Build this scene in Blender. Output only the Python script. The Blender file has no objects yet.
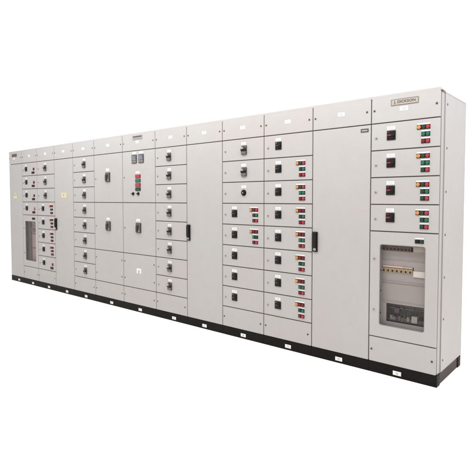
import bpy, bmesh, math, random
from mathutils import Vector, Matrix
random.seed(4)
S = bpy.context.scene
COL = S.collection
R = math.radians

# ------------------------------------------------------------------ camera
cam_d = bpy.data.cameras.new('camera')
cam = bpy.data.objects.new('camera', cam_d); COL.objects.link(cam)
YAW, PITCH, ROLL = 0.7065, 0.0449, 0.0005
cam.location = (8.512, -3.6484, 1.4537)
cam.rotation_mode = 'XYZ'
cam.rotation_euler = (R(90) - PITCH, ROLL, YAW)
cam_d.sensor_width = 36
cam_d.lens = 461.0 / 474 * 36
cam_d.shift_x = -(238.22 - 237) / 474
cam_d.shift_y = -(237 - 220.03) / 474
cam_d.clip_start = 0.05
cam_d.clip_end = 500
S.camera = cam

# ------------------------------------------------------------------ plain white surround and added fill lamps
world = bpy.data.worlds.new('World'); S.world = world
world.use_nodes = True
bg = world.node_tree.nodes['Background']
bg.inputs['Color'].default_value = (1.0, 1.0, 1.0, 1)
bg.inputs['Strength'].default_value = 1.28

def area(name, loc, target, sx, sy, power, col):
    l = bpy.data.lights.new(name, 'AREA'); l.shape = 'RECTANGLE'
    l.size = sx; l.size_y = sy; l.energy = power; l.color = col
    o = bpy.data.objects.new(name, l); COL.objects.link(o)
    o.location = loc
    d = Vector(target) - Vector(loc)
    o.rotation_euler = d.to_track_quat('-Z', 'Y').to_euler()
    return o
area('strip_fill', (5.3, -1.35, 3.55), (5.3, -0.1, 1.7), 8.8, 0.5, 195, (1.0, 0.992, 0.99))  # added overhead fill, shaped to brighten door tops more than their bottoms
area('end_fill', (9.3, 0.1, 3.7), (7.5, 0.3, 1.7), 1.2, 1.2, 48, (1.0, 0.985, 0.99))  # added fill that lifts the end panel's top and the floor beside it

S.view_settings.view_transform = 'Standard'
S.view_settings.look = 'None'
S.view_settings.exposure = 0
S.view_settings.gamma = 1

# ------------------------------------------------------------------ materials
def new_mat(name):
    m = bpy.data.materials.new(name); m.use_nodes = True
    return m, m.node_tree, m.node_tree.nodes['Principled BSDF']

def plain(name, col, rough=0.5, metal=0.0, spec=0.5, var=0.06, scale=60.0, bump=0.0):
    m, nt, b = new_mat(name)
    tc = nt.nodes.new('ShaderNodeTexCoord')
    n = nt.nodes.new('ShaderNodeTexNoise'); n.inputs['Scale'].default_value = scale
    n.inputs['Detail'].default_value = 4
    nt.links.new(tc.outputs['Object'], n.inputs['Vector'])
    mix = nt.nodes.new('ShaderNodeMix'); mix.data_type = 'RGBA'
    mix.inputs[6].default_value = tuple(c * (1 - var) for c in col) + (1,)
    mix.inputs[7].default_value = tuple(min(1, c * (1 + var)) for c in col) + (1,)
    nt.links.new(n.outputs['Fac'], mix.inputs[0])
    nt.links.new(mix.outputs[2], b.inputs['Base Color'])
    b.inputs['Roughness'].default_value = rough
    b.inputs['Metallic'].default_value = metal
    b.inputs['Specular IOR Level'].default_value = spec
    if bump:
        bp = nt.nodes.new('ShaderNodeBump'); bp.inputs['Strength'].default_value = bump
        bp.inputs['Distance'].default_value = 0.001
        nt.links.new(n.outputs['Fac'], bp.inputs['Height'])
        nt.links.new(bp.outputs['Normal'], b.inputs['Normal'])
    return m

def paint_mat():
    # light grey powder coat: orange-peel texture, slow handling grime and sheet waviness
    m, nt, b = new_mat('grey_powder_coat')
    g = nt.nodes.new('ShaderNodeNewGeometry')
    big = nt.nodes.new('ShaderNodeTexNoise'); big.inputs['Scale'].default_value = 1.7; big.inputs['Detail'].default_value = 5
    mid = nt.nodes.new('ShaderNodeTexNoise'); mid.inputs['Scale'].default_value = 9; mid.inputs['Detail'].default_value = 6
    fine = nt.nodes.new('ShaderNodeTexNoise'); fine.inputs['Scale'].default_value = 420; fine.inputs['Detail'].default_value = 2
    for n in (big, mid, fine): nt.links.new(g.outputs['Position'], n.inputs['Vector'])
    m1 = nt.nodes.new('ShaderNodeMix'); m1.data_type = 'RGBA'
    m1.inputs[6].default_value = (0.303, 0.286, 0.282, 1)
    m1.inputs[7].default_value = (0.303, 0.294, 0.287, 1)
    rp = nt.nodes.new('ShaderNodeMapRange'); rp.inputs[1].default_value = 0.38; rp.inputs[2].default_value = 0.62
    nt.links.new(big.outputs['Fac'], rp.inputs[0]); nt.links.new(rp.outputs[0], m1.inputs[0])
    m2 = nt.nodes.new('ShaderNodeMix'); m2.data_type = 'RGBA'; m2.blend_type = 'MULTIPLY'
    m2.inputs[7].default_value = (0.975, 0.968, 0.955, 1)
    r2 = nt.nodes.new('ShaderNodeMapRange'); r2.inputs[1].default_value = 0.45; r2.inputs[2].default_value = 0.75
    nt.links.new(mid.outputs['Fac'], r2.inputs[0]); nt.links.new(r2.outputs[0], m2.inputs[0])
    nt.links.new(m1.outputs[2], m2.inputs[6]); nt.links.new(m2.outputs[2], b.inputs['Base Color'])
    b.inputs['Roughness'].default_value = 0.36
    b.inputs['Specular IOR Level'].default_value = 0.35
    b1 = nt.nodes.new('ShaderNodeBump'); b1.inputs['Strength'].default_value = 0.25; b1.inputs['Distance'].default_value = 0.0006
    nt.links.new(fine.outputs['Fac'], b1.inputs['Height'])
    b2 = nt.nodes.new('ShaderNodeBump'); b2.inputs['Strength'].default_value = 0.25; b2.inputs['Distance'].default_value = 0.022
    nt.links.new(big.outputs['Fac'], b2.inputs['Height']); nt.links.new(b1.outputs['Normal'], b2.inputs['Normal'])
    nt.links.new(b2.outputs['Normal'], b.inputs['Normal'])
    return m

def glass_mat():
    m = bpy.data.materials.new('acrylic_pane'); m.use_nodes = True
    nt = m.node_tree; nt.nodes.clear()
    o = nt.nodes.new('ShaderNodeOutputMaterial'); mx = nt.nodes.new('ShaderNodeMixShader')
    t = nt.nodes.new('ShaderNodeBsdfTransparent'); t.inputs[0].default_value = (0.955, 0.95, 0.95, 1)
    gl = nt.nodes.new('ShaderNodeBsdfGlossy'); gl.inputs['Roughness'].default_value = 0.03
    f = nt.nodes.new('ShaderNodeFresnel'); f.inputs[0].default_value = 1.36
    gm = nt.nodes.new('ShaderNodeNewGeometry')          # only the outward faces reflect; the rear faces pass light on
    iv = nt.nodes.new('ShaderNodeMath'); iv.operation = 'SUBTRACT'; iv.inputs[0].default_value = 1.0
    ml = nt.nodes.new('ShaderNodeMath'); ml.operation = 'MULTIPLY'
    nt.links.new(gm.outputs['Backfacing'], iv.inputs[1]); nt.links.new(iv.outputs[0], ml.inputs[0]); nt.links.new(f.outputs[0], ml.inputs[1])
    nt.links.new(ml.outputs[0], mx.inputs[0]); nt.links.new(t.outputs[0], mx.inputs[1]); nt.links.new(gl.outputs[0], mx.inputs[2])
    nt.links.new(mx.outputs[0], o.inputs[0])
    return m

M = dict(
    paint=paint_mat(), glass=glass_mat(),
    seal=plain('rubber_seal', (0.170, 0.148, 0.142), 0.8),
    black=plain('black_plinth_paint', (0.006, 0.005, 0.005), 0.5, spec=0.07, var=0.3, scale=9, bump=0.2),
    plinthside=plain('brown_black_sheet', (0.024, 0.014, 0.011), 0.45, spec=.12, var=0.4, scale=7),
    plastic=plain('black_plastic', (0.008, 0.007, 0.007), 0.4, spec=0.16),
    charcoal=plain('charcoal_plastic', (0.040, 0.034, 0.032), 0.42, spec=0.25),
    brown=plain('brown_grey_plastic', (0.100, 0.082, 0.077), 0.42, spec=.3),
    handle=plain('grey_handle_plastic', (0.25, 0.235, 0.23), 0.35, spec=.3),
    red=plain('red_lens', (0.30, 0.014, 0.028), 0.28, spec=0.3),
    redgrip=plain('red_grip', (0.16, 0.015, 0.03), 0.4, spec=.25),
    dred=plain('dark_red_lens', (0.12, 0.009, 0.012), 0.3, spec=.2),
    green=plain('green_lens', (0.006, 0.095, 0.050), 0.28, spec=.3),
    dgreen=plain('dark_green_lens', (0.008, 0.038, 0.022), 0.3, spec=.2),
    orange=plain('amber_lens', (0.42, 0.165, 0.028), 0.35, spec=.3),
    yellow=plain('warning_yellow', (0.55, 0.50, 0.15), 0.5),
    paleyellow=plain('faded_yellow', (0.40, 0.37, 0.27), 0.5),
    white=plain('white_label', (0.56, 0.54, 0.535), 0.5, spec=.2, var=0.02),
    ink=plain('grey_ink', (0.16, 0.15, 0.15), 0.6),
    inkb=plain('black_ink', (0.02, 0.017, 0.015), 0.6),
    screw=plain('blackened_screw', (0.045, 0.038, 0.036), 0.4, metal=0.4),
    steel=plain('zinc_steel', (0.42, 0.40, 0.39), 0.35, metal=0.8),
    tan=plain('tan_name_plate', (0.27, 0.24, 0.20), 0.45, metal=0.2, scale=40, var=0.15),
    dplate=plain('dark_name_plate', (0.050, 0.040, 0.036), 0.4, spec=.2),
    gplate=plain('grey_name_plate', (0.20, 0.19, 0.185), 0.4),
    screen=plain('meter_screen', (0.075, 0.080, 0.095), 0.15),
    inner=plain('inner_grey_cover', (0.235, 0.210, 0.198), 0.5, scale=6, var=0.12),
    innerd=plain('inner_brown_steel', (0.060, 0.044, 0.041), 0.5, scale=8, var=0.2),
    pinkish=plain('inner_copper_toned_cover', (0.23, 0.155, 0.15), 0.5, scale=5, var=0.12),
    dark=plain('terminal_bay_dark', (0.130, 0.115, 0.103), 0.7, scale=30, var=0.4),
    beige=plain('breaker_beige', (0.34, 0.29, 0.22), 0.5),
    ochre=plain('breaker_ochre', (0.27, 0.20, 0.105), 0.5),
    pink=plain('circuit_strip_pink', (0.48, 0.33, 0.31), 0.5),
    blank=plain('blanking_strip_cream', (0.46, 0.42, 0.385), 0.45),
    maroon=plain('busbar_maroon', (0.095, 0.045, 0.038), 0.5),
    floor=plain('white_floor', (0.925, 0.885, 0.845), 0.9, spec=0.0, var=0.005, scale=2),
)

# ------------------------------------------------------------------ mesh helpers
class MB:
    """collects shapes, each with its own material, into ONE mesh"""
    def __init__(s): s.bm = bmesh.new(); s.mats = []
    def mi(s, m):
        if m not in s.mats: s.mats.append(m)
        return s.mats.index(m)
    def box(s, x0, x1, y0, y1, z0, z1, m, bev=0.0, seg=2):
        t = bmesh.new()
        bmesh.ops.create_cube(t, size=1)
        for v in t.verts:
            v.co = Vector(((x0 + x1) / 2 + v.co.x * (x1 - x0), (y0 + y1) / 2 + v.co.y * (y1 - y0), (z0 + z1) / 2 + v.co.z * (z1 - z0)))
        if bev: bmesh.ops.bevel(t, geom=list(t.edges), offset=bev, segments=seg, profile=0.5, affect='EDGES')
        s.merge(t, m)
    def cyl(s, cx, y0, y1, cz, r, m, n=24, r2=None, bev=0.0, axis='Y'):
        t = bmesh.new()
        ring = []
        prof = [(y1, r), (y0 + bev, r if r2 is None else r2)] + ([(y0 + bev * .3, (r if r2 is None else r2) - bev * .3), (y0, (r if r2 is None else r2) - bev)] if bev else [])
        for (y, rr) in prof:
            row = []
            for k in range(n):
                a = 2 * math.pi * k / n
                p = (cx + rr * math.cos(a), y, cz + rr * math.sin(a)) if axis == 'Y' else (y, cx + rr * math.cos(a), cz + rr * math.sin(a))
                row.append(t.verts.new(p))
            ring.append(row)
        for a, b in zip(ring, ring[1:]):
            for k in range(n): t.faces.new((a[k], a[(k + 1) % n], b[(k + 1) % n], b[k]))
        t.faces.new(ring[-1]); t.faces.new(list(reversed(ring[0])))
        bmesh.ops.recalc_face_normals(t, faces=t.faces)
        for f in t.faces: f.smooth = len(f.verts) == 4
        s.merge(t, m)
    def poly(s, pts, y0, y1, m):
        t = bmesh.new()
        a = [t.verts.new((x, y0, z)) for x, z in pts]; b = [t.verts.new((x, y1, z)) for x, z in pts]
        t.faces.new(a); t.faces.new(list(reversed(b)))
        n = len(pts)
        for k in range(n): t.faces.new((a[k], b[k], b[(k + 1) % n], a[(k + 1) % n]))
        bmesh.ops.recalc_face_normals(t, faces=t.faces)
        s.merge(t, m)
    def frame(s, X0, X1, Z0, Z1, x0, x1, z0, z1, r, y0, y1, m, k=6):
        """rectangular sheet with a rounded rectangular hole"""
        t = bmesh.new()
        def loops(y):
            cs = [(x1 - r, z1 - r, 0), (x0 + r, z1 - r, 90), (x0 + r, z0 + r, 180), (x1 - r, z0 + r, 270)]
            inn = []
            for (cx, cz, a0) in cs:
                inn.append([t.verts.new((cx + r * math.cos(R(a0 + 90 * i / k)), y, cz + r * math.sin(R(a0 + 90 * i / k)))) for i in range(k + 1)])
            out = [t.verts.new(p) for p in ((X1, y, Z1), (X0, y, Z1), (X0, y, Z0), (X1, y, Z0))]
            return inn, out
        A, B = loops(y0), loops(y1)
        for inn, out in (A, B):
            for c in range(4):
                for i in range(k): t.faces.new((inn[c][i], inn[c][i + 1], out[c]))
                d = (c + 1) % 4
                t.faces.new((inn[c][k], inn[d][0], out[d], out[c]))
        ia = [v for c in A[0] for v in c]; ib = [v for c in B[0] for v in c]; n = len(ia)
        for i in range(n): t.faces.new((ia[i], ia[(i + 1) % n], ib[(i + 1) % n], ib[i]))
        for c in range(4): t.faces.new((A[1][c], A[1][(c + 1) % 4], B[1][(c + 1) % 4], B[1][c]))
        bmesh.ops.recalc_face_normals(t, faces=t.faces)
        s.merge(t, m)
    def text(s, txt, cx, cz, y, h, m, w=None, bold=0.0):
        cu = bpy.data.curves.new('lettering', 'FONT'); cu.body = txt; cu.size = 1; cu.extrude = 0.0
        cu.offset = bold; cu.align_x = 'CENTER'; cu.resolution_u = 3
        ob = bpy.data.objects.new('lettering', cu); COL.objects.link(ob)
        bpy.context.view_layer.update()
        me = bpy.data.meshes.new_from_object(ob.evaluated_get(bpy.context.evaluated_depsgraph_get()))
        bpy.data.objects.remove(ob); bpy.data.curves.remove(cu)
        t = bmesh.new(); t.from_mesh(me); bpy.data.meshes.remove(me)
        xs = [v.co.x for v in t.verts]; ys = [v.co.y for v in t.verts]
        sc = h / (max(ys) - min(ys)); sx = sc if w is None else w / (max(xs) - min(xs))
        mx, my = (max(xs) + min(xs)) / 2, (max(ys) + min(ys)) / 2
        for v in t.verts: v.co = Vector((cx + (v.co.x - mx) * sx, y, cz + (v.co.y - my) * sc))
        s.merge(t, m)
    def merge(s, t, m):
        i = s.mi(m)
        for f in t.faces: f.material_index = i
        me = bpy.data.meshes.new('tmp'); t.to_mesh(me); t.free()
        s.bm.from_mesh(me); bpy.data.meshes.remove(me)
    def mesh(s, name):
        me = bpy.data.meshes.new(name); s.bm.to_mesh(me); s.bm.free()
        for m in s.mats: me.materials.append(M[m])
        return me

CACHE = {}
def put(name, key, build, loc, parent):
    """link one object; equal shapes share mesh data. loc is relative to the parent"""
    if key is None or key not in CACHE:
        b = MB(); build(b); me = b.mesh(name)
        if key is not None: CACHE[key] = me
    else: me = CACHE[key]
    o = bpy.data.objects.new(name, me); COL.objects.link(o)
    o.location = loc; o.parent = parent
    return o

# ------------------------------------------------------------------ the setting
fb = MB(); fb.box(-60, 70, -60, 70, -0.2, -0.001, 'floor')
fo = bpy.data.objects.new('floor', fb.mesh('floor')); COL.objects.link(fo)
fo['kind'] = 'structure'

# ------------------------------------------------------------------ cabinet line-up (metres along the front)
XB = [0, .494, 1.029, 1.602, 2.156, 2.722, 3.394, 4.063, 4.622, 5.1756, 5.7333, 6.2896, 6.8494, 7.4085]
DEP = 0.656
PL, Z0, Z1, TOP = 0.092, 0.306, 2.074, 2.30
ROW = [Z1 - (Z1 - Z0) / 8 * k for k in range(9)]     # row boundaries from the top
G = 0.0045                                            # half gap between doors
TH = 0.018

class Part:
    """a door or panel of a cabinet: sub-parts are placed in cabinet-front coordinates"""
    def __init__(s, cab, name, x0, x1, z0, z1, key=None, build=None):
        s.cx, s.cz = (x0 + x1) / 2, (z0 + z1) / 2
        w, h = x1 - x0, z1 - z0
        if build is None:
            key = ('panel', round(w, 4), round(h, 4))
            build = lambda b: b.box(-w / 2, w / 2, 0, TH, -h / 2, h / 2, 'paint', 0.0022)
        s.o = put(name, key, build, (s.cx - cab.x, 0, s.cz), cab.o)
    def add(s, name, key, build, x, z, y=0.0):
        return put(name, key, build, (x - s.cx, y, z - s.cz), s.o)

# ---- small fittings (origin at their centre on the door face, growing towards -Y)
def b_screw(b):
    b.cyl(0, -0.003, 0.0, 0, 0.0085, 'screw', 16, bev=0.001)
def b_lock(b):
    b.cyl(0, -0.004, 0, 0, 0.0115, 'steel', 20, bev=0.001)
    b.cyl(0, -0.0065, -0.004, 0, 0.0065, 'charcoal', 14)
    b.box(-0.0015, 0.0015, -0.009, -0.0065, -0.006, 0.006, 'steel')
def b_label(w, h, kind='lines'):
    def f(b):
        b.box(-w / 2, w / 2, -0.0016, 0, -h / 2, h / 2, 'white', 0.0004, 1)
        if kind == 'lines':
            rnd = random.Random(int(w * 1e4 + h * 1e3))
            z = h * 0.18
            for q in range(2):
                x = -w * 0.3
                while x < w * 0.28:
                    l = rnd.uniform(0.004, 0.009)
                    b.box(x, min(x + l, w * .33), -0.0020, -0.0016, z - h * 0.055, z + h * 0.055, 'ink'); x += l + 0.003
                z -= h * 0.36
    return f
def b_numlabel(n, w, h):
    def f(b):
        b.box(-w / 2, w / 2, -0.0016, 0, -h / 2, h / 2, 'white', 0.0004, 1)
        b.text(str(n), 0, 0, -0.0021, h * 0.52, 'ink', bold=.02)
    return f
def b_square_switch(red):
    def f(b):
        b.box(-0.036, 0.036, -0.006, 0, -0.038, 0.038, 'plastic', 0.0015)
        b.cyl(0, -0.012, -0.006, 0, 0.029, 'plastic', 28, bev=0.0015)
        b.box(-0.027, 0.027, -0.019, -0.012, -0.0075, 0.0075, 'plastic', 0.002)
        b.box(-0.027, 0.004, -0.0205, -0.0185, -0.0055, 0.0055, 'redgrip' if red else 'charcoal', 0.0005, 1)
        b.box(-0.029, -0.012, -0.0068, -0.0058, 0.024, 0.030, 'redgrip' if red else 'ink')
    return f
def b_rotary(b):
    # breaker handle: dark lower body, stepped upper part, light grey lever at its upper left
    b.box(-0.034, 0.034, -0.008, 0, -0.046, 0.046, 'charcoal', 0.002)
    b.box(-0.031, 0.031, -0.020, -0.008, -0.043, -0.010, 'brown', 0.004, 3)
    b.box(-0.031, 0.031, -0.026, -0.008, -0.0095, 0.012, 'plastic', 0.003, 3)
    b.cyl(0.004, -0.020, -0.008, 0.014, 0.026, 'charcoal', 24, bev=0.002)
    b.box(-0.028, 0.006, -0.040, -0.020, 0.008, 0.028, 'handle', 0.004, 3)
    b.box(0.010, 0.031, -0.014, -0.008, 0.0125, 0.040, 'brown', 0.002)
    b.box(-0.026, -0.010, -0.0088, -0.0078, -0.043 + 0.078, 0.042, 'ink')
def b_big(b):
    b.box(-0.052, 0.052, -0.010, 0, -0.064, 0.064, 'charcoal', 0.003)
    b.box(-0.043, 0.043, -0.018, -0.010, -0.056, 0.056, 'brown', 0.003)
    b.cyl(0, -0.026, -0.018, 0.024, 0.025, 'charcoal', 28, bev=0.002)
    b.box(-0.012, 0.012, -0.045, -0.024, -0.048, 0.030, 'charcoal', 0.005, 3)
    b.box(-0.036, -0.018, -0.020, -0.018, -0.050, -0.028, 'handle', 0.0006, 1)
    b.box(0.018, 0.036, -0.020, -0.018, -0.050, -0.028, 'handle', 0.0006, 1)
def b_round(b):
    b.cyl(0, -0.006, 0, 0, 0.032, 'plastic', 32, bev=0.0015)
    b.cyl(0, -0.020, -0.006, 0, 0.023, 'plastic', 28, bev=0.003)
    b.cyl(0, -0.0206, -0.0199, 0, 0.007, 'handle', 16)
def b_lamp(w, h, col, cap='round'):
    def f(b):
        b.box(-w / 2, w / 2, -0.004, 0, -h / 2, h / 2, 'plastic', 0.001, 1)
        r = min(w, h) * 0.43
        b.cyl(0, -0.011, -0.004, 0, r, col, 20, bev=0.002)
        b.cyl(0, -0.0125, -0.011, 0, r * 0.45, col, 14, bev=0.0008)
    return f
def b_wide_lamp(w, h, col):
    def f(b):
        b.box(-w / 2, w / 2, -0.004, 0, -h / 2, h / 2, 'plastic', 0.002, 2)
        b.box(-w / 2 + .004, w / 2 - .004, -0.012, -0.004, -h / 2 + .003, h / 2 - .003, col, 0.004, 3)
    return f
def b_strip(w, h):
    return lambda b: b.box(-w / 2, w / 2, -0.0014, 0, -h / 2, h / 2, 'white', 0.0003, 1)

def lamp_block(d, x0, x1, zt, cols=(('orange', 'dgreen', 'red'), ('green', 'green'), ('dred', 'red'))):
    """three rows of lamps and buttons; x0..x1 spans the full top row, zt is the row's top boundary"""
    w = (x1 - x0) / 3.03
    for row, dz in zip(cols, (-0.064, -0.118, -0.172)):
        n = len(row); h = 0.034
        for i, c in enumerate(reversed(row)):
            xx = x1 - w * (i + 0.5)
            isl = row is cols[0]
            d.add('indicator_lamp' if isl else 'push_button', ('lamp', round(w, 4), c), b_lamp(w * 0.98, h, c), xx, zt + dz)
        nn = n
        d.add('lamp_label', ('strip', round(w * nn, 4)), b_strip(w * nn * .98, 0.010), x1 - w * nn / 2, zt + dz + h / 2 + 0.0075)
def triangle(d, x, zt, bottom=('dred', 'plastic'), top='dred', w=0.05):
    d.add('indicator_lamp', ('lamp', w, top), b_lamp(w * .95, .042, top), x + w * 0.52, zt - 0.115)
    for s, c in zip((-1, 1), bottom):
        d.add('push_button', ('lampb', w, c), b_lamp(w * .95, .036, c), x + s * w * 0.52, zt - 0.173)

def square_switch(d, x, zt, red=False, lab=0.060):
    d.add('rotary_switch', ('sq', red), b_square_switch(red), x, zt - 0.106)
    d.add('label_plate', ('lab', lab), b_label(lab, 0.028), x - 0.002, zt - 0.046)
def rotary(d, x, zt, lab=0.062):
    d.add('rotary_handle', 'rot', b_rotary, x, zt - 0.117)
    d.add('label_plate', ('lab', lab), b_label(lab, 0.028), x, zt - 0.046)
def lock(d, x, z): d.add('door_lock', 'lock', b_lock, x, z)

# ------------------------------------------------------------------ one cabinet
class Cab:
    def __init__(s, i, label, window=None, last=False, first=False):
        s.i = i; s.x0, s.x1 = XB[i], XB[i + 1]; s.x = (s.x0 + s.x1) / 2
        o = bpy.data.objects.new('switchgear_cabinet', None); COL.objects.link(o)
        o.location = (s.x, 0, 0); o.empty_display_size = 0.2
        o['label'] = label; o['category'] = 'electrical cabinet'; o['group'] = 'switchgear cabinets joined in one long row'
        s.o = o
        w = s.x1 - s.x0
        e = 0.0006
        L, Rr = -w / 2 + e, w / 2 - e
        s.dr = s.x1 - (0.012 if last else G)          # right limit of the doors
        s.dl = s.x0 + (0.003 if first else G)
        xr = Rr - (0.008 if last else 0)              # the end cabinets' corner posts are set back a little
        xl = L + (0.006 if first else 0)
        def shell(b):
            t = 0.012
            b.box(xl, xl + t, 0.026, DEP - 0.02, PL, 2.264, 'paint')
            b.box(xr - t, xr, 0.026, DEP - 0.02, PL, 2.264, 'paint')
            b.box(xl + t, xr - t, 0.026, DEP - 0.02, PL, PL + t, 'paint')
            b.box(xl + t, xr - t, 0.026, DEP - 0.02, 2.252, 2.264, 'paint')
        put('frame', None, shell, (0, 0, 0), o)
        put('back_panel', None, lambda b: b.box(L, Rr, DEP - 0.018, DEP, PL + 0.002, 2.264, 'paint', 0.002), (0, 0, 0), o)
        def seal(b):
            if window:
                wx0, wx1, wz0, wz1 = window
                b.frame(xl + .003, xr - .003, PL + .003, 2.27, wx0 - s.x - .012, wx1 - s.x + .012, wz0 - .012, wz1 + .012, .02, 0.0185, 0.0255, 'seal')
            else: b.box(xl + .003, xr - .003, 0.0185, 0.0255, PL + .003, 2.27, 'seal')
        put('door_seal', None, seal, (0, 0, 0), o)
        def roof(b):
            b.box(L, Rr, 0.092, DEP, 2.265, 2.277, 'paint', 0.002)
        put('roof', None, roof, (0, 0, 0), o)
        def cap(b):
            # folded top rail above the header, its outer end cut on a slope
            t = bmesh.new()
            xe = Rr - (0.014 if last else 0)
            secs = [(L, 1), (xe, 1)] + ([(Rr - 0.002, 0.0)] if last else [])
            rows = []
            for (x, q) in secs:
                zt = 2.30 if q else 2.2785
                rows.append([t.verts.new(p) for p in ((x, 0.0, 2.2775), (x, 0.0, zt - 0.003), (x, 0.003, zt), (x, 0.070, zt), (x, 0.0915, 2.2785), (x, 0.0915, 2.2775))])
            for a, c in zip(rows, rows[1:]):
                for k in range(6): t.faces.new((a[k], a[(k + 1) % 6], c[(k + 1) % 6], c[k]))
            t.faces.new(rows[0]); t.faces.new(list(reversed(rows[-1])))
            bmesh.ops.remove_doubles(t, verts=t.verts, dist=0.0002)
            bmesh.ops.recalc_face_normals(t, faces=t.faces)
            b.merge(t, 'paint')
        put('top_rail', None, cap, (0, 0, 0), o)
        def plinth(b):
            if not last: b.box(L, Rr, 0.001, DEP - 0.02, 0, PL - 0.0005, 'black', 0.002); return
            b.box(L, Rr, 0.001, 0.075, 0, PL - 0.0005, 'black', 0.002)            # corner castings with a side sheet between
            b.box(Rr - 0.09, Rr, DEP - 0.09, DEP - 0.012, 0, PL - 0.0005, 'black', 0.002)
            b.box(L, Rr - 0.006, 0.0755, DEP - 0.0905, 0.002, PL - 0.0005, 'plinthside', 0.001)
            for y in (0.040, DEP - 0.052): b.cyl(y, Rr, Rr + 0.003, 0.046, 0.009, 'charcoal', 14, axis='X')
        pl = put('plinth', None, plinth, (0, 0, 0), o)
        nx = [.30, .82, 1.368, 1.93, 2.467, 3.11, 3.74, 4.389, None, 5.466, 6.028, 6.570, 7.096][i]
        if nx is None: nx = s.x
        put('label_plate', None, b_numlabel(i + 1, 0.068, 0.034), (nx - s.x, 0.001, 0.036), pl)
        # header
        h = s.head = Part(s, 'header_panel', s.dl, s.dr, Z1 + G, 2.2782)
        for sx in (s.x0 + 0.027, s.x1 - 0.038): h.add('screw', 'screw', b_screw, sx, 2.178)
        lx, lz = {0: (.20, 2.172), 6: (3.716, 2.183), 12: (7.121, 2.172)}.get(i, (s.x + .005, 2.187))
        h.add('label_plate', None, b_numlabel(i + 1, 0.066, 0.034), lx, lz)
        if last or first:
            sg = 1 if last else -1
            X = Rr if last else L
            def side(b):
                b.box(min(X, X - sg * .0075), max(X, X - sg * .0075), 0.094, DEP - 0.019, PL + 0.002, 2.2645, 'paint', 0.002)
            sp = put('side_panel', None, side, (0, 0, 0), o)
            for z in (2.185, 1.849, 1.511, 1.175, .840, .508, .180):
                put('screw', ('sidescrew', sg), lambda b: b.cyl(0, 0.0025 * sg, 0, 0, 0.0085, 'screw', 16, axis='X'), (X, 0.137, z), sp)
    def bottom(s):
        p = Part(s, 'bottom_panel', s.dl, s.dr, PL + 0.002, Z0 - G)
        for sx in (s.x0 + 0.026, s.x1 - 0.040): p.add('screw', 'screw', b_screw, sx, 0.196)
        return p
    def row(s, k, k2=None, name='compartment_door'):
        k2 = k + 1 if k2 is None else k2
        return Part(s, name, s.dl, s.dr, ROW[k2] + G, ROW[k] - G)
    def tall(s):
        return Part(s, 'tall_door', s.dl, s.dr, PL + 0.002, Z1 - G)

def tube(b, pts, r, m, n=6):
    t = bmesh.new(); rows = []
    for i, p in enumerate(pts):
        a = Vector(pts[max(i - 1, 0)]); c2 = Vector(pts[min(i + 1, len(pts) - 1)])
        q = (c2 - a).to_track_quat('Z', 'Y')
        rows.append([t.verts.new(Vector(p) + q @ Vector((r * math.cos(2 * math.pi * k / n), r * math.sin(2 * math.pi * k / n), 0))) for k in range(n)])
    for a, c2 in zip(rows, rows[1:]):
        for k in range(n): t.faces.new((a[k], a[(k + 1) % n], c2[(k + 1) % n], c2[k]))
    bmesh.ops.recalc_face_normals(t, faces=t.faces)
    for f in t.faces: f.smooth = True
    b.merge(t, m)

def lever(d, x, z=1.067):
    def f(b):
        b.box(-0.026, 0.026, -0.012, 0, -0.092, 0.092, 'plastic', 0.004, 3)
        b.box(-0.019, 0.019, -0.030, -0.012, -0.050, 0.086, 'plastic', 0.006, 3)
        b.cyl(0, -0.018, -0.012, -0.068, 0.013, 'steel', 20, bev=0.001)
        b.box(-0.002, 0.002, -0.0195, -0.018, -0.076, -0.060, 'charcoal')
    d.add('swing_handle', 'lever', f, x, z)

def warning(d, x, z, w=0.12, h=0.10, pale=False):
    def f(b):
        if pale:
            b.box(-w / 2 - .02, w / 2 + .02, -.0008, 0, -h / 2, h / 2, 'paleyellow')
            b.poly([(-w / 2 + .01, -h / 2 + .004), (w / 2 - .01, -h / 2 + .004), (0, h / 2 - .002)], -0.0012, -.0008, 'yellow')
        else: b.poly([(-w / 2, -h / 2), (w / 2, -h / 2), (0, h / 2)], -0.0012, 0, 'yellow')
        b.poly([(0.006, 0.026), (-0.014, -0.008), (-0.002, -0.006), (-0.008, -0.036), (0.015, 0.001), (0.003, 0.001)], -0.0020, -0.0012, 'inkb')
    d.add('warning_sign', None, f, x, z)

def window_door(c, wx0, wx1, wz0, wz1):
    x0, x1, z0, z1 = c.dl, c.dr, ROW[8] + G, ROW[4] - G
    cx, cz = (x0 + x1) / 2, (z0 + z1) / 2
    d = Part(c, 'glazed_door', x0, x1, z0, z1, None,
             lambda b: b.frame(x0 - cx, x1 - cx, z0 - cz, z1 - cz, wx0 - cx, wx1 - cx, wz0 - cz, wz1 - cz, 0.018, 0, TH, 'paint'))
    w, h = wx1 - wx0, wz1 - wz0; mx, mz = (wx0 + wx1) / 2, (wz0 + wz1) / 2
    d.add('window_gasket', None, lambda b: b.frame(-w / 2, w / 2, -h / 2, h / 2, -w / 2 + .005, w / 2 - .005, -h / 2 + .005, h / 2 - .005, 0.016, 0.003, 0.012, 'ink'), mx, mz)
    d.add('window_pane', None, lambda b: b.box(-w / 2 + .001, w / 2 - .001, 0.0125, 0.0165, -h / 2 + .001, h / 2 - .001, 'glass'), mx, mz)
    return d

# ---- 1: instrument-free end cabinet, plain tall door
c = Cab(0, 'far end cabinet with a plain door, yellow warning triangle and small two-part nameplate', first=True)
d = c.tall(); warning(d, 0.222, 1.527)
c.head.add('name_plate', None, lambda b: (b.box(-.095, .095, -.003, 0, -.028, .028, 'brown', .001, 1),
    b.box(-.085, -.01, -.0036, -.003, -.019, .019, 'dplate'), b.box(0, .085, -.0036, -.003, -.019, .019, 'dplate')), 0.215, 2.226)

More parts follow.
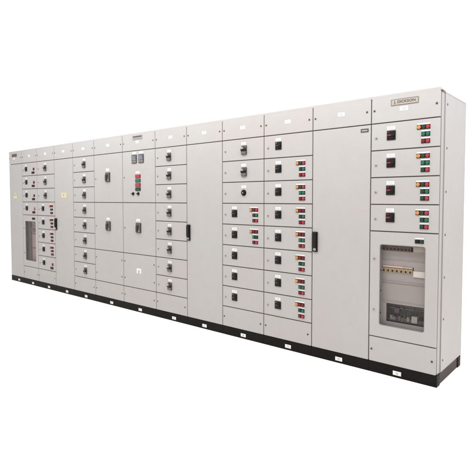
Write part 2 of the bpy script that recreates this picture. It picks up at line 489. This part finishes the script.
# ---- 2
W2 = (.575, .950, .410, 1.085)
c = Cab(1, 'cabinet with four switch doors above a dark brown window, second from the far end', window=W2)
for k in range(4):
    d = c.row(k); zt = ROW[k]
    square_switch(d, 0.652, zt); triangle(d, 0.898, zt, top='dred' if k < 3 else 'orange')
    lock(d, 0.545, zt - 0.12)
d = window_door(c, *W2); lock(d, 0.532, .96); lock(d, 0.532, .534)
for q in (0, 1): d.add('lamp', ('dual', .05), b_lamp(.050, .032, 'plastic'), .862 + q * .052, 1.131)
c.bottom()
def inner2(b):
    b.box(.50, 1.022, .075, .080, .36, 1.14, 'pinkish')
    b.box(.501, .520, .027, .0745, .36, 1.14, 'innerd')
    b.box(.52, .66, .055, .0745, .36, 1.14, 'innerd')
    b.box(.521, .525, .028, .055, .36, 1.14, 'innerd')
    for z in (.62, .86, 1.0): b.box(.665, 1.02, .068, .0745, z, z + .012, 'innerd')
    b.box(.84, 1.0, .060, .0745, .42, .56, 'dark')
    b.box(.67, .80, .060, .0745, .90, .965, 'innerd')
    b.box(.78, .98, .050, .0745, 1.02, 1.10, 'dark')
def local(c, fn):
    def f(b):
        fn(b); bmesh.ops.translate(b.bm, verts=b.bm.verts, vec=(-c.x, 0, 0))
    return f
put('mounting_plate', None, local(c, inner2), (0, 0, 0), c.o)

# ---- 3
c = Cab(2, 'cabinet with three lever handles above five black switches, right of the dark brown window')
for k in range(8):
    d = c.row(k); zt = ROW[k]
    if k < 3: rotary(d, 1.316, zt)
    else:
        square_switch(d, 1.220, zt)
        if k < 7: lamp_block(d, 1.425, 1.537, zt, (('orange', 'dred', 'dred'), ('dgreen', 'dgreen'), ('dred', 'dred')))
        else: triangle(d, 1.475, zt, bottom=('dred', 'dgreen'), top='red', w=0.046)
    lock(d, 1.085, zt - 0.12)
c.bottom()

# ---- 4
c = Cab(3, 'plain cabinet with both a faded yellow warning sign and a black swing handle')
d = c.tall(); lever(d, 1.64); warning(d, 1.882, 1.521, h=.074, pale=True)

# ---- 5
c = Cab(4, 'eight lever-handle doors stacked, just right of the faded yellow warning sign')
for k in range(8):
    d = c.row(k); rotary(d, 2.467, ROW[k]); lock(d, 2.203, ROW[k] - 0.115)
c.bottom()

# ---- 6 and 7
def breaker_cab(i, label, hx, lx):
    c = Cab(i, label)
    A = c.row(0, 3, 'upper_door'); B = c.row(3, 6, 'lower_door'); C_ = c.row(6, 8, 'cover_panel')
    lock(A, lx, 1.740); lock(B, lx, 1.082)
    B.add('breaker_handle', 'big', b_big, hx, 1.089)
    B.add('label_plate', ('lab', .075), b_label(.075, .036), hx - .008, 1.185)
    for sx in (c.x0 + .03, c.x1 - .036):
        for z in (.640, .420): C_.add('screw', 'screw', b_screw, sx, z)
    c.bottom()
    return c, A, B, C_
c, A, B, C_ = breaker_cab(5, 'cabinet with two large doors and a big brown-grey breaker handle on each', 3.060, 2.764)
A.add('breaker_handle', 'big', b_big, 3.060, 1.756)
A.add('label_plate', ('lab', .075), b_label(.075, .036), 3.052, 1.857)
c, A, B, C_ = breaker_cab(6, 'cabinet with two digital meters above a stack of red and green lamps', 3.726, 3.433)
def b_meter(b):
    b.box(-.050, .050, -.010, 0, -.054, .054, 'charcoal', .002)
    b.box(-.043, .043, -.0108, -.010, -.018, .045, 'screen')
    for q in range(3): b.box(-.036, .012 + .008 * q, -.0113, -.0108, .030 - q * .018, .035 - q * .018, 'handle')
    b.box(-.043, .043, -.0125, -.010, -.045, -.024, 'handle', .001, 1)
    for q in range(4): b.cyl(-.030 + .02 * q, -.0145, -.0125, -.0345, .006, 'charcoal', 12)
for x in (3.652, 3.792):
    A.add('digital_meter', 'meter', b_meter, x, 1.968)
    A.add('label_plate', ('lab', .080), b_label(.080, .026), x, 2.045)
A.add('label_plate', ('lab', .082), b_label(.082, .026), 3.716, 1.796)
for z, col in ((1.747, 'red'), (1.692, 'green'), (1.637, 'red'), (1.584, 'dgreen')):
    A.add('indicator_lamp', ('wide', col), b_wide_lamp(.104, .044, col), 3.722, z)
def b_sel(b):
    b.cyl(0, -.008, 0, 0, .021, 'plastic', 24, bev=.002)
    b.box(-.026, .010, -.022, -.008, -.006, .006, 'plastic', .002)
for x in (3.622, 3.728): A.add('selector_switch', 'sel', b_sel, x, 1.526)
def b_badge(b):
    b.box(-.046, .046, -.0014, 0, .008, .030, 'white', .0004, 1)
    b.box(-.046, -.018, -.0014, 0, -.034, .0078, 'white', .0004, 1)
    b.box(.018, .046, -.0014, 0, -.034, .0078, 'white', .0004, 1)
C_.add('sticker', None, b_badge, 3.722, .536)
def b_np7(b):
    b.box(-.100, .100, -.003, 0, -.028, .028, 'gplate', .001, 1)
    b.box(-.088, .088, -.0035, -.003, .004, .018, 'dplate'); b.box(-.070, .088, -.0035, -.003, -.018, -.006, 'ink')
c.head.add('name_plate', None, b_np7, 3.716, 2.238)

# ---- 8
c = Cab(7, 'eight lever-handle doors stacked, just right of the cabinet with digital meters')
for k in range(8):
    d = c.row(k); rotary(d, 4.322, ROW[k]); lock(d, 4.110, ROW[k] - 0.118)
c.bottom()
# ---- 9
c = Cab(8, 'plain tall-door cabinet with a black swing handle and no plate or sign on its door')
d = c.tall(); lever(d, 4.655, 1.073)
# ---- 10
c = Cab(9, 'cabinet with two lever handles and a round black knob above five square switches')
for k in range(8):
    d = c.row(k); zt = ROW[k]; lock(d, 5.221, zt - 0.118)
    if k < 2:
        d.add('rotary_handle', 'rot', b_rotary, 5.480, zt - 0.118); d.add('label_plate', ('lab', .062), b_label(.062, .030), 5.472, zt - 0.050)
    elif k == 2:
        d.add('rotary_knob', 'round', b_round, 5.474, zt - 0.111); d.add('label_plate', ('lab', .062), b_label(.062, .030), 5.474, zt - 0.050)
    else:
        square_switch(d, 5.349, zt, lab=0.064)
        if k < 5: lamp_block(d, 5.552, 5.661, zt, (('orange', 'dred', 'red'), ('dgreen', 'green'), ('dred', 'red')) if k == 3 else (('orange', 'dred', 'dred'), ('green', 'dgreen'), ('dred', 'red')))
c.bottom()
# ---- 11
c = Cab(10, 'cabinet of eight square-switch doors, all but the top one with coloured lamp clusters')
for k in range(8):
    d = c.row(k); zt = ROW[k]; lock(d, 5.785, zt - 0.120)
    square_switch(d, 5.909, zt, lab=0.062)
    if k: lamp_block(d, 6.110, 6.212, zt, (('orange', 'dgreen' if k < 3 else 'dred', 'red' if k < 3 else 'dred'), ('dgreen', 'green') if k % 2 else ('green', 'green'), ('dred', 'red')))
c.bottom()
# ---- 12
c = Cab(11, 'plain tall-door cabinet with a small framed plate at the top right of its door')
d = c.tall(); lever(d, 6.324, 1.066)
def b_rate(b):
    b.frame(-.034, .034, -.0145, .0145, -.028, .026, -.006, .007, .002, -.003, 0, 'dplate')
    b.box(-.028, .026, -.0012, 0, -.006, .007, 'handle')
d.add('rating_plate', None, b_rate, 6.792, 2.028)
# ---- 13
W13 = (6.936, 7.307, .409, 1.084)
c = Cab(12, 'near end cabinet with red switches, a large clear window and a tan lettered nameplate', window=W13, last=True)
for k in range(4):
    d = c.row(k); zt = ROW[k]; lock(d, 6.895, zt - 0.120)
    square_switch(d, 7.0215, zt, red=True, lab=0.066)
    lamp_block(d, 7.224, 7.326, zt, (('orange', 'dgreen', 'red'), ('green', 'green') if k < 2 else ('dgreen', 'green'), ('dred' if k == 0 else 'dgreen', 'red')))
d = window_door(c, *W13); lock(d, 6.890, .960); lock(d, 6.890, .534)
for q in (0, 1):
    d.add('push_button', ('dual2', q), b_lamp(.034, .030, 'dgreen' if q else 'plastic'), 7.241 + q * .0345, 1.122)
d.add('lamp_label', ('strip', .068), b_strip(.068, .010), 7.258, 1.1455)
c.bottom()
def b_np13(b):
    b.box(-.109, .109, -.003, 0, -.024, .024, 'tan', .001, 1)
    b.frame(-.109, .109, -.024, .024, -.105, .105, -.020, .020, .003, -.0036, -.003, 'brown')
    b.text('J. DICKSON', 0, -.001, -.0036, .027, 'inkb', w=.172, bold=.022)
c.head.add('name_plate', None, b_np13, 7.125, 2.226)

# inside the glazed end cabinet
def cover13(b):
    y = .060
    # cover sheets with slots between them (front face at y)
    b.box(6.862, 6.935, .045, .085, .36, 1.14, 'inner', .001, 1)                        # left upright with fixing holes
    b.box(6.9355, 7.397, y, y + .004, 1.069, 1.14, 'inner')
    b.box(7.190, 7.397, y, y + .004, 1.0285, 1.0688, 'beige')
    b.box(7.1965, 7.397, y, y + .004, .8785, .9048, 'inner')
    b.box(6.9355, 7.397, y, y + .004, .905, 1.028, 'inner', .0005, 1)
    b.box(6.9355, 7.397, y, y + .004, .590, .855, 'inner', .0005, 1)
    b.box(6.9355, 6.975, y, y + .004, .437, .589, 'inner')
    b.box(6.9355, 7.397, y, y + .004, .36, .4365, 'inner')
    b.box(6.9355, 7.397, .056, y - .0002, .955, .960, 'inner')
    b.box(6.9355, 7.397, .052, y - .0002, .768, .776, 'inner', .001, 1)
    b.box(6.9355, 7.397, .056, y - .0002, .610, .614, 'inner')
put('cover_plate', None, local(c, cover13), (0, 0, 0), c.o)
def holes13(b):
    for z in (1.045, .862, .690, .503): b.cyl(6.930, .0425, .045, z, .007, 'screw', 12)
put('cover_screw', None, local(c, holes13), (0, 0, 0), c.o)
# breaker rows
def brk(x, z, face, tog, w=.0335):
    def f(b):
        b.box(-w / 2 + .0006, w / 2 - .0006, -.004, .030, -.019, .019, face, .001, 1)
        b.box(-.006, .006, -.012, -.004, -.012, .004, tog, .001, 1)
    return put('circuit_breaker', ('brk', face, tog, w), f, (x - c.x, .060, z), c.o)
for q in range(8): brk(6.950 + q * .030, 1.048, 'maroon', 'plastic', .030)
for q in range(7): brk(6.952 + q * .0365, .868, 'ochre', 'plastic', .0365)
put('circuit_label_strip', None, local(c, lambda b: (b.box(6.940, 7.110, .053, .0598, .892, .904, 'pink', .0005, 1),
     b.box(7.1105, 7.190, .053, .0598, .892, .904, 'beige', .0005, 1))), (0, 0, 0), c.o)
put('blanking_strip', None, local(c, lambda b: b.box(7.196, 7.397, .050, .0598, .830, .878, 'blank', .001, 1)), (0, 0, 0), c.o)
def bay(b):
    b.box(6.876, 7.395, .19, .195, .36, 1.14, 'dark')
    b.box(6.876, 7.395, .10, .19, .440, .446, 'innerd')
    rnd = random.Random(7)
    for q in range(14):
        x = 6.99 + q * .0235
        b.box(x, x + .021, .10, .14, .447, .470 + .012 * (q % 3 == 0), ['innerd', 'dark', 'ink', 'charcoal'][rnd.randrange(4)], .001, 1)
    for q in range(26):                                   # cables rising from the terminals and bending into the loom
        x = 6.995 + q * .0125; x2 = x + rnd.uniform(-.05, .05); h = rnd.uniform(.05, .13); yy = rnd.uniform(.105, .135)
        pts = [(x + (x2 - x) * u * u * (3 - 2 * u), yy + .03 * math.sin(u * 3), .462 + h * u) for u in (0, .2, .4, .6, .8, 1)]
        tube(b, pts, .0028, ['innerd', 'ink', 'dark', 'maroon', 'charcoal', 'ochre', 'innerd'][rnd.randrange(7)])
    for q in range(5):
        z = .545 + q * .007; tube(b, [(6.90, .125, z), (7.05, .13 + .004 * q, z + rnd.uniform(-.004, .004)), (7.2, .126, z + rnd.uniform(-.006, .006)), (7.39, .13, z)], .0034, ['ink', 'charcoal', 'innerd'][q % 3])
    b.box(7.02, 7.06, .12, .15, .50, .545, 'innerd', .002)
    b.box(7.175, 7.222, .085, .13, .447, .500, 'inner', .002)
put('terminal_bay', None, local(c, bay), (0, 0, 0), c.o)
